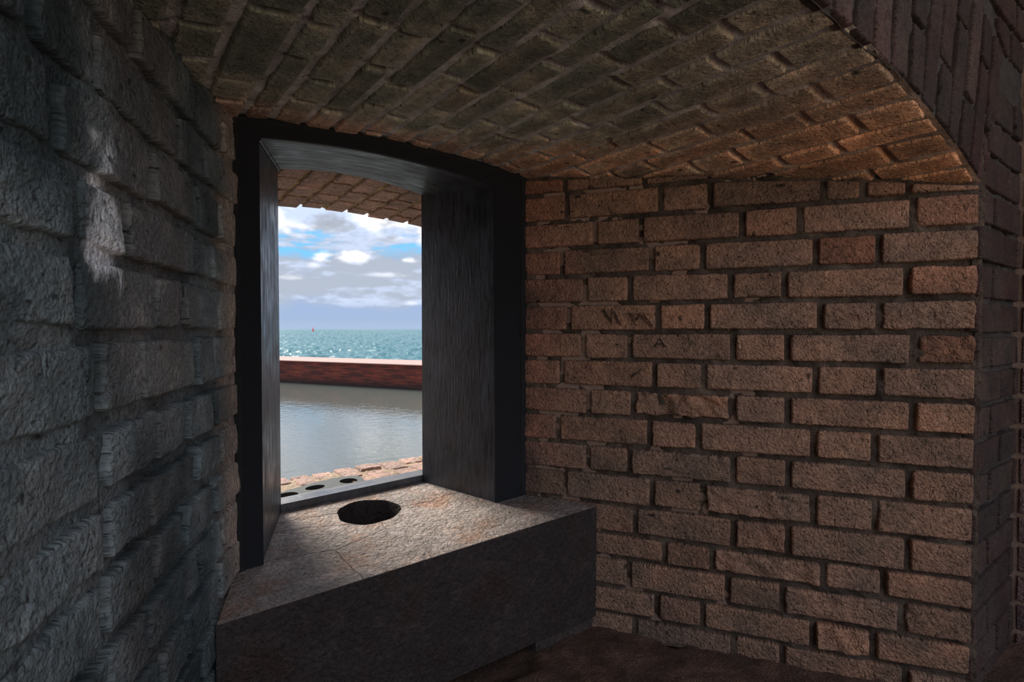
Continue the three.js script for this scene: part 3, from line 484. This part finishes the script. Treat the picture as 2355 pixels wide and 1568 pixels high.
// ------------------------------------------------------------------ the stone sill
{
  const sill = thing('stone_sill', 'weathered grey stone sill slab with a round socket hole under the window, cracked into blocks', 'sill');
  const top = (x, z) => 0.304 + 0.028 * (x - 0.145) + 0.06 * (-z - 1.03);
  const cx = 0.536, cz = -1.339, cr = 0.079;
  // blocks meet along the cracks; the hole is cut from whichever block it falls in
  const rag = (pts, seed, n = 5, amp = 0.0022) => { const r = rng(seed), out = []; for (let i = 0; i < pts.length - 1; i++) for (let k = 0; k < n; k++) { const t = k / n, j = k ? amp : 0; out.push([lerp(pts[i][0], pts[i + 1][0], t) + (r() - 0.5) * 2 * j, lerp(pts[i][1], pts[i + 1][1], t) + (r() - 0.5) * 2 * j]); } out.push(pts[pts.length - 1]); return out; };
  const arc = (a0, a1, n = 20) => { const o = []; for (let i = 0; i <= n; i++) { const a = lerp(a0, a1, i / n), q = cr * (1 + 0.03 * Math.sin(a * 3 + 1) + 0.02 * Math.sin(a * 7)); o.push([cx + q * Math.cos(a), cz + q * Math.sin(a)]); } return o; };
  // crack A: left wall to the hole along the frame line; crack B: from A to the front edge; crack C: hole to the right jamb; crack D: hole to the left jamb
  const A1 = rag([[0.205, -1.218], [0.251, -1.212], [0.322, -1.201], [0.394, -1.178]], 1), A2 = rag([[0.394, -1.178], [0.463, -1.199], [0.53, -1.217], [cx + cr * Math.cos(1.62), cz + cr * Math.sin(1.62)]], 2);
  const B = rag([[0.394, -1.178], [0.394, -1.121], [0.398, -1.06], [0.399, SILL]], 3), C = rag([[cx + cr * Math.cos(0.26), cz + cr * Math.sin(0.26)], [0.686, -1.311], [0.749, -1.323], [0.90, -1.33]], 4), D = rag([[cx + cr * Math.cos(Math.PI + 0.42), cz + cr * Math.sin(Math.PI + 0.42)], [0.395, -1.389], [0.30, -1.398]], 6);
  const E = rag([[cx + cr * Math.cos(2.35), cz + cr * Math.sin(2.35)], [0.425, -1.308], [0.37, -1.334], [0.30, -1.345]], 8);
  const rev = (a) => [...a].reverse();
  const blocks = [
    [[[0.140, SILL], ...rev(B), ...rev(A1)], 0.030],
    [[], 0.030],
    [[...A1, ...A2.slice(1), ...arc(1.62, 2.35).slice(1), ...E.slice(1), [0.205, -1.34]], 0.03],
    [[...rev(E), ...arc(2.35, Math.PI + 0.42).slice(1), ...D.slice(1)], 0.03],
    [[...rev(D), ...arc(Math.PI + 0.42, Math.PI * 2 + 0.26).slice(1), ...C.slice(1), [0.90, -1.53], [0.25, -1.53]], 0.03],
  ];
  // the second block is listed by hand: front edge, right wall, crack C back to the hole, round the hole, crack A back to B
  blocks[1][0] = [...B, [1.046, SILL], [0.936, -1.21], [0.90, -1.33], ...rev(C), ...arc(0.26, 1.62).slice(1), ...rev(A2).slice(1, -1)];
  for (const [plan, y0] of blocks) {
    let area = 0; for (let i = 0; i < plan.length; i++) { const [x0, z0] = plan[i], [x1, z1] = plan[(i + 1) % plan.length]; area += x0 * z1 - x1 * z0; }
    const g = prism(plan, 0, 1, 0.0022), p = g.attributes.position, nrm = g.attributes.normal, col = [], uv = [];
    for (let i = 0; i < p.count; i++) {
      const x = p.getX(i), z = p.getZ(i), y = p.getY(i), t = top(x, z);
      const yy = y > 0.5 ? t + (y - 1) : y0 + y; p.setY(i, yy);
      const front = Math.abs(nrm.getZ(i)) > 0.6;
      uv.push(front ? x : Math.abs(nrm.getX(i)) > 0.6 ? z : x, front || Math.abs(nrm.getX(i)) > 0.6 ? yy : z);
      col.push(...(nrm.getY(i) > 0.5 ? [0.42, 0.375, 0.35] : [0.060, 0.046, 0.044]));  // shade on the upright faces painted in; only the top keeps the stone tone
    }
    g.setAttribute('uv', new THREE.Float32BufferAttribute(uv, 2)); g.setAttribute('color', new THREE.Float32BufferAttribute(col, 3)); g.computeVertexNormals();
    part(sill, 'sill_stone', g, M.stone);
  }
  // lining at the bottom of the socket, plinth under the right end
  const tint = (g, c) => { g.setAttribute('color', new THREE.Float32BufferAttribute(new Float32Array(g.attributes.position.count * 3).map((_, i) => c[i % 3]), 3)); return g; };
  let g = prism([[0.846, -1.038], [1.075, -1.038], [1.0, -1.2], [0.846, -1.2]], -0.05, 0.034, 0.004);
  part(sill, 'plinth', tint(g, [0.10, 0.08, 0.072]), M.stone);
}

// ------------------------------------------------------------------ the floor and the room behind the camera
{
  const floor = structure('floor');
  const W = (x, z, h) => [x, h, z];
  const ground = (x, z) => 0.007 * fbm(x * 9, z * 9, 4, 512, 512, 177) + 0.004 * fbm(x * 40, z * 40, 2, 512, 512, 178) - 0.035 * step(0.86, 0.80, x) * step(-0.96, -1.04, z) - 0.02 * step(0.06, 0.0, Math.hypot(x - 1.17, (z + 0.86) * 1.3));
  part(floor, 'dirt', bed(-0.35, 1.9, -1.2, 0.2, 0.009, W, ground, () => [1, 1, 1]), M.dirt);
  part(floor, 'dirt', bed(-1.25, 1.9, 0.2, 1.9, 0.1, W, (x, z) => 0.008 * fbm(x * 6, z * 6, 2, 512, 512, 179), () => [1, 1, 1]), M.dirt);
  part(floor, 'foundation', prism([[-2.4, 1.9], [3.4, 1.9], [3.4, -1.2], [-2.4, -1.2]], -3.2, -0.07), M.shell);
  const top = structure('ceiling_room');
  part(top, 'masonry', prism([[-2.4, FACE - 0.1], [3.4, FACE - 0.1], [3.4, 1.4], [-2.4, 1.4]], 2.9, 3.3), M.shell);
  const yard = structure('ground');
  part(yard, 'pale_sand', prism([[-60, 1.9], [60, 1.9], [60, 110], [-60, 110]], -0.4, -0.05), std({ color: new THREE.Color().setRGB(0.58, 0.48, 0.35), roughness: 1 }));  // unseen yard, set close and pale to bounce light onto the vault
}

// ------------------------------------------------------------------ outside: moat, moat wall, sea, marker
const WATER = EYE - 2.1;
{
  const flat = new THREE.ShapeGeometry(new THREE.Shape([[-34, -97], [-45, -1.83], [16.4, -1.83]].map(([x, z]) => new THREE.Vector2(x, -z)))); flat.rotateX(-Math.PI / 2); flat.translate(0, WATER, 0);
  const moat = new THREE.Mesh(flat, new THREE.MeshPhysicalMaterial({ color: new THREE.Color().setRGB(0.070, 0.078, 0.068), roughness: 0.02, bumpMap: sized(T.waterBump, 4.2), bumpScale: 0.0045, ior: 1.33 }));
  moat.name = 'moat_water'; Object.assign(moat.userData, { kind: 'stuff', label: 'still grey moat water below the window, in front of the low brick wall', category: 'water' }); moat.receiveShadow = true; scene.add(moat);
  // low wall: from (5.4, -22.5) to (8.54, -16.6) at the waterline, carried on both ways
  const P = new THREE.Vector2(5.4, -22.5), d = new THREE.Vector2(8.54 - 5.4, -16.6 + 22.5).normalize(), nrm = new THREE.Vector2(d.y, -d.x);   // nrm points out to sea
  if (nrm.y > 0) nrm.negate();
  const wall = thing('moat_wall', 'long low red brick wall with a pale coping between the moat and the open sea', 'wall');
  const at = (s, o, y) => [P.x + d.x * s + nrm.x * o, y, P.y + d.y * s + nrm.y * o];
  const rows = 13, h0 = WATER - 1.2, hw = WATER - 0.15, h1 = WATER + 0.84;
  const box = (s0, s1, o0, o1, y0, y1, cs) => { const v = [at(s0, o0, y0), at(s1, o0, y0), at(s1, o1, y0), at(s0, o1, y0), at(s0, o0, y1), at(s1, o0, y1), at(s1, o1, y1), at(s0, o1, y1)]; const g = new THREE.BufferGeometry(); g.setAttribute('position', new THREE.Float32BufferAttribute([0, 1, 5, 0, 5, 4, 1, 2, 6, 1, 6, 5, 2, 3, 7, 2, 7, 6, 3, 0, 4, 3, 4, 7, 4, 5, 6, 4, 6, 7, 0, 2, 1, 0, 3, 2].flatMap((k) => v[k]), 3)); g.computeVertexNormals(); return g; };
  const bt = texture(512, (u, v) => {
    const row = Math.floor(v * 16), fx = (u * 8 + (row % 2) * 0.5) % 1, fy = (v * 16) % 1, id = LAT[(Math.floor(u * 8 + (row % 2) * 0.5) % 8 * 17 + row * 29) & 511], m = fbm(u * 4, v * 24, 4, 4, 24, 187);
    const mort = fy < 0.14 || fx < 0.05, k = 0.72 + 0.09 * id + 0.45 * m; return mort ? [0.5 + 0.3 * m, 0.38 + 0.3 * m, 0.3 + 0.2 * m] : [k, k * 0.50, k * 0.37];
  }, true);
  const g = bed(-60, 60, hw - 1.0, h1, 0.4, (s, y, h) => at(s, -h, y), () => 0, (s, y) => { const w = y - WATER, n = fbm(s * 0.8, y * 3, 4, 512, 512, 188); return mixc([0.23, 0.15, 0.12], [0.025, 0.018, 0.012], step(0.50, 0.08, w + 0.3 * n)); });
  part(wall, 'brick_face', g, std({ map: sized(bt, 1.9, 1.2), vertexColors: true, roughness: 0.9 }));
  part(wall, 'core', box(-60, 60, 0.02, 2.2, h0, h1 - 0.01), M.shell);
  part(wall, 'coping', box(-60, 60, -0.04, 2.2, h1, h1 + 0.03), std({ color: new THREE.Color().setRGB(0.30, 0.165, 0.14), bumpMap: sized(T.mortarBump, 1), roughness: 0.9 }));
  // open sea
  const L = [], az0 = 5 * Math.PI / 180, az1 = 36 * Math.PI / 180;
  const pos = [], idx = [], nr = 560, na = 420;
  for (let j = 0; j <= nr; j++) { const dist = 31 * Math.pow(1500 / 31, j / nr); for (let i = 0; i <= na; i++) { const a = lerp(az0, az1, i / na), x = Math.sin(a) * dist, z = -Math.cos(a) * dist, f = step(1500, 1100, dist) * (1 + 1.2 * step(80, 500, dist)); pos.push(x, WATER + f * (0.30 * fbm(x * 0.5, z * 0.8, 3, 512, 512, 201) + 0.24 * fbm(x * 1.4 + 9, z * 2.0, 4, 512, 512, 205)), z); } }
  for (let j = 0; j < nr; j++) for (let i = 0; i < na; i++) { const k = j * (na + 1) + i; idx.push(k, k + 1, k + na + 2, k, k + na + 2, k + na + 1); }
  const near = new THREE.BufferGeometry(); near.setAttribute('position', new THREE.Float32BufferAttribute(pos, 3)); near.setIndex(idx); near.computeVertexNormals();
  if (near.attributes.normal.getY(1000) < 0) { const ix = near.index.array; for (let k = 0; k < ix.length; k += 3) [ix[k + 1], ix[k + 2]] = [ix[k + 2], ix[k + 1]]; near.computeVertexNormals(); }
  near.deleteAttribute('uv');
  const far = new THREE.BufferGeometry(); { const p = [], ix = []; for (let i = 0; i <= 60; i++) { const a = -1.3 + 2.6 * i / 60; for (const dd of [27, 1490, 9000]) p.push(Math.sin(a) * dd, WATER - (dd < 200 ? 0.6 : 0.05), -Math.cos(a) * dd); } for (let i = 0; i < 60; i++) for (let k = 0; k < 2; k++) { const a = i * 3 + k; ix.push(a, a + 3, a + 4, a, a + 4, a + 1); } far.setAttribute('position', new THREE.Float32BufferAttribute(p, 3)); far.setIndex(ix); far.computeVertexNormals(); }
  const seaMat = new THREE.MeshPhysicalMaterial({ color: new THREE.Color().setRGB(0.010, 0.085, 0.10), roughness: 0.28, ior: 1.33 });
  const sea = group('sea', { kind: 'stuff', label: 'choppy teal sea beyond the low brick wall, out to the horizon', category: 'sea' });
  part(sea, 'waves', near, seaMat); part(sea, 'open_water', far, seaMat);
  // tiny red marker on the horizon
  const ma = Math.atan((720 - 1177.5) / FOCAL) + YAW, md = 420, buoy = thing('channel_marker', 'tiny red channel marker standing on the horizon', 'buoy');
  buoy.position.set(Math.sin(ma) * md, WATER, -Math.cos(ma) * md);
  const redM = std({ color: 0xd0342c, roughness: 0.5 });
  part(buoy, 'float', new THREE.CylinderGeometry(0.75, 0.9, 0.9, 20), redM).position.y = 0.3;
  part(buoy, 'tower', new THREE.CylinderGeometry(0.18, 0.55, 1.7, 12), redM).position.y = 1.6;
  part(buoy, 'topmark', new THREE.ConeGeometry(0.5, 0.8, 16), redM).position.y = 2.8;
}

finish(scene);
renderer.render(scene, camera);
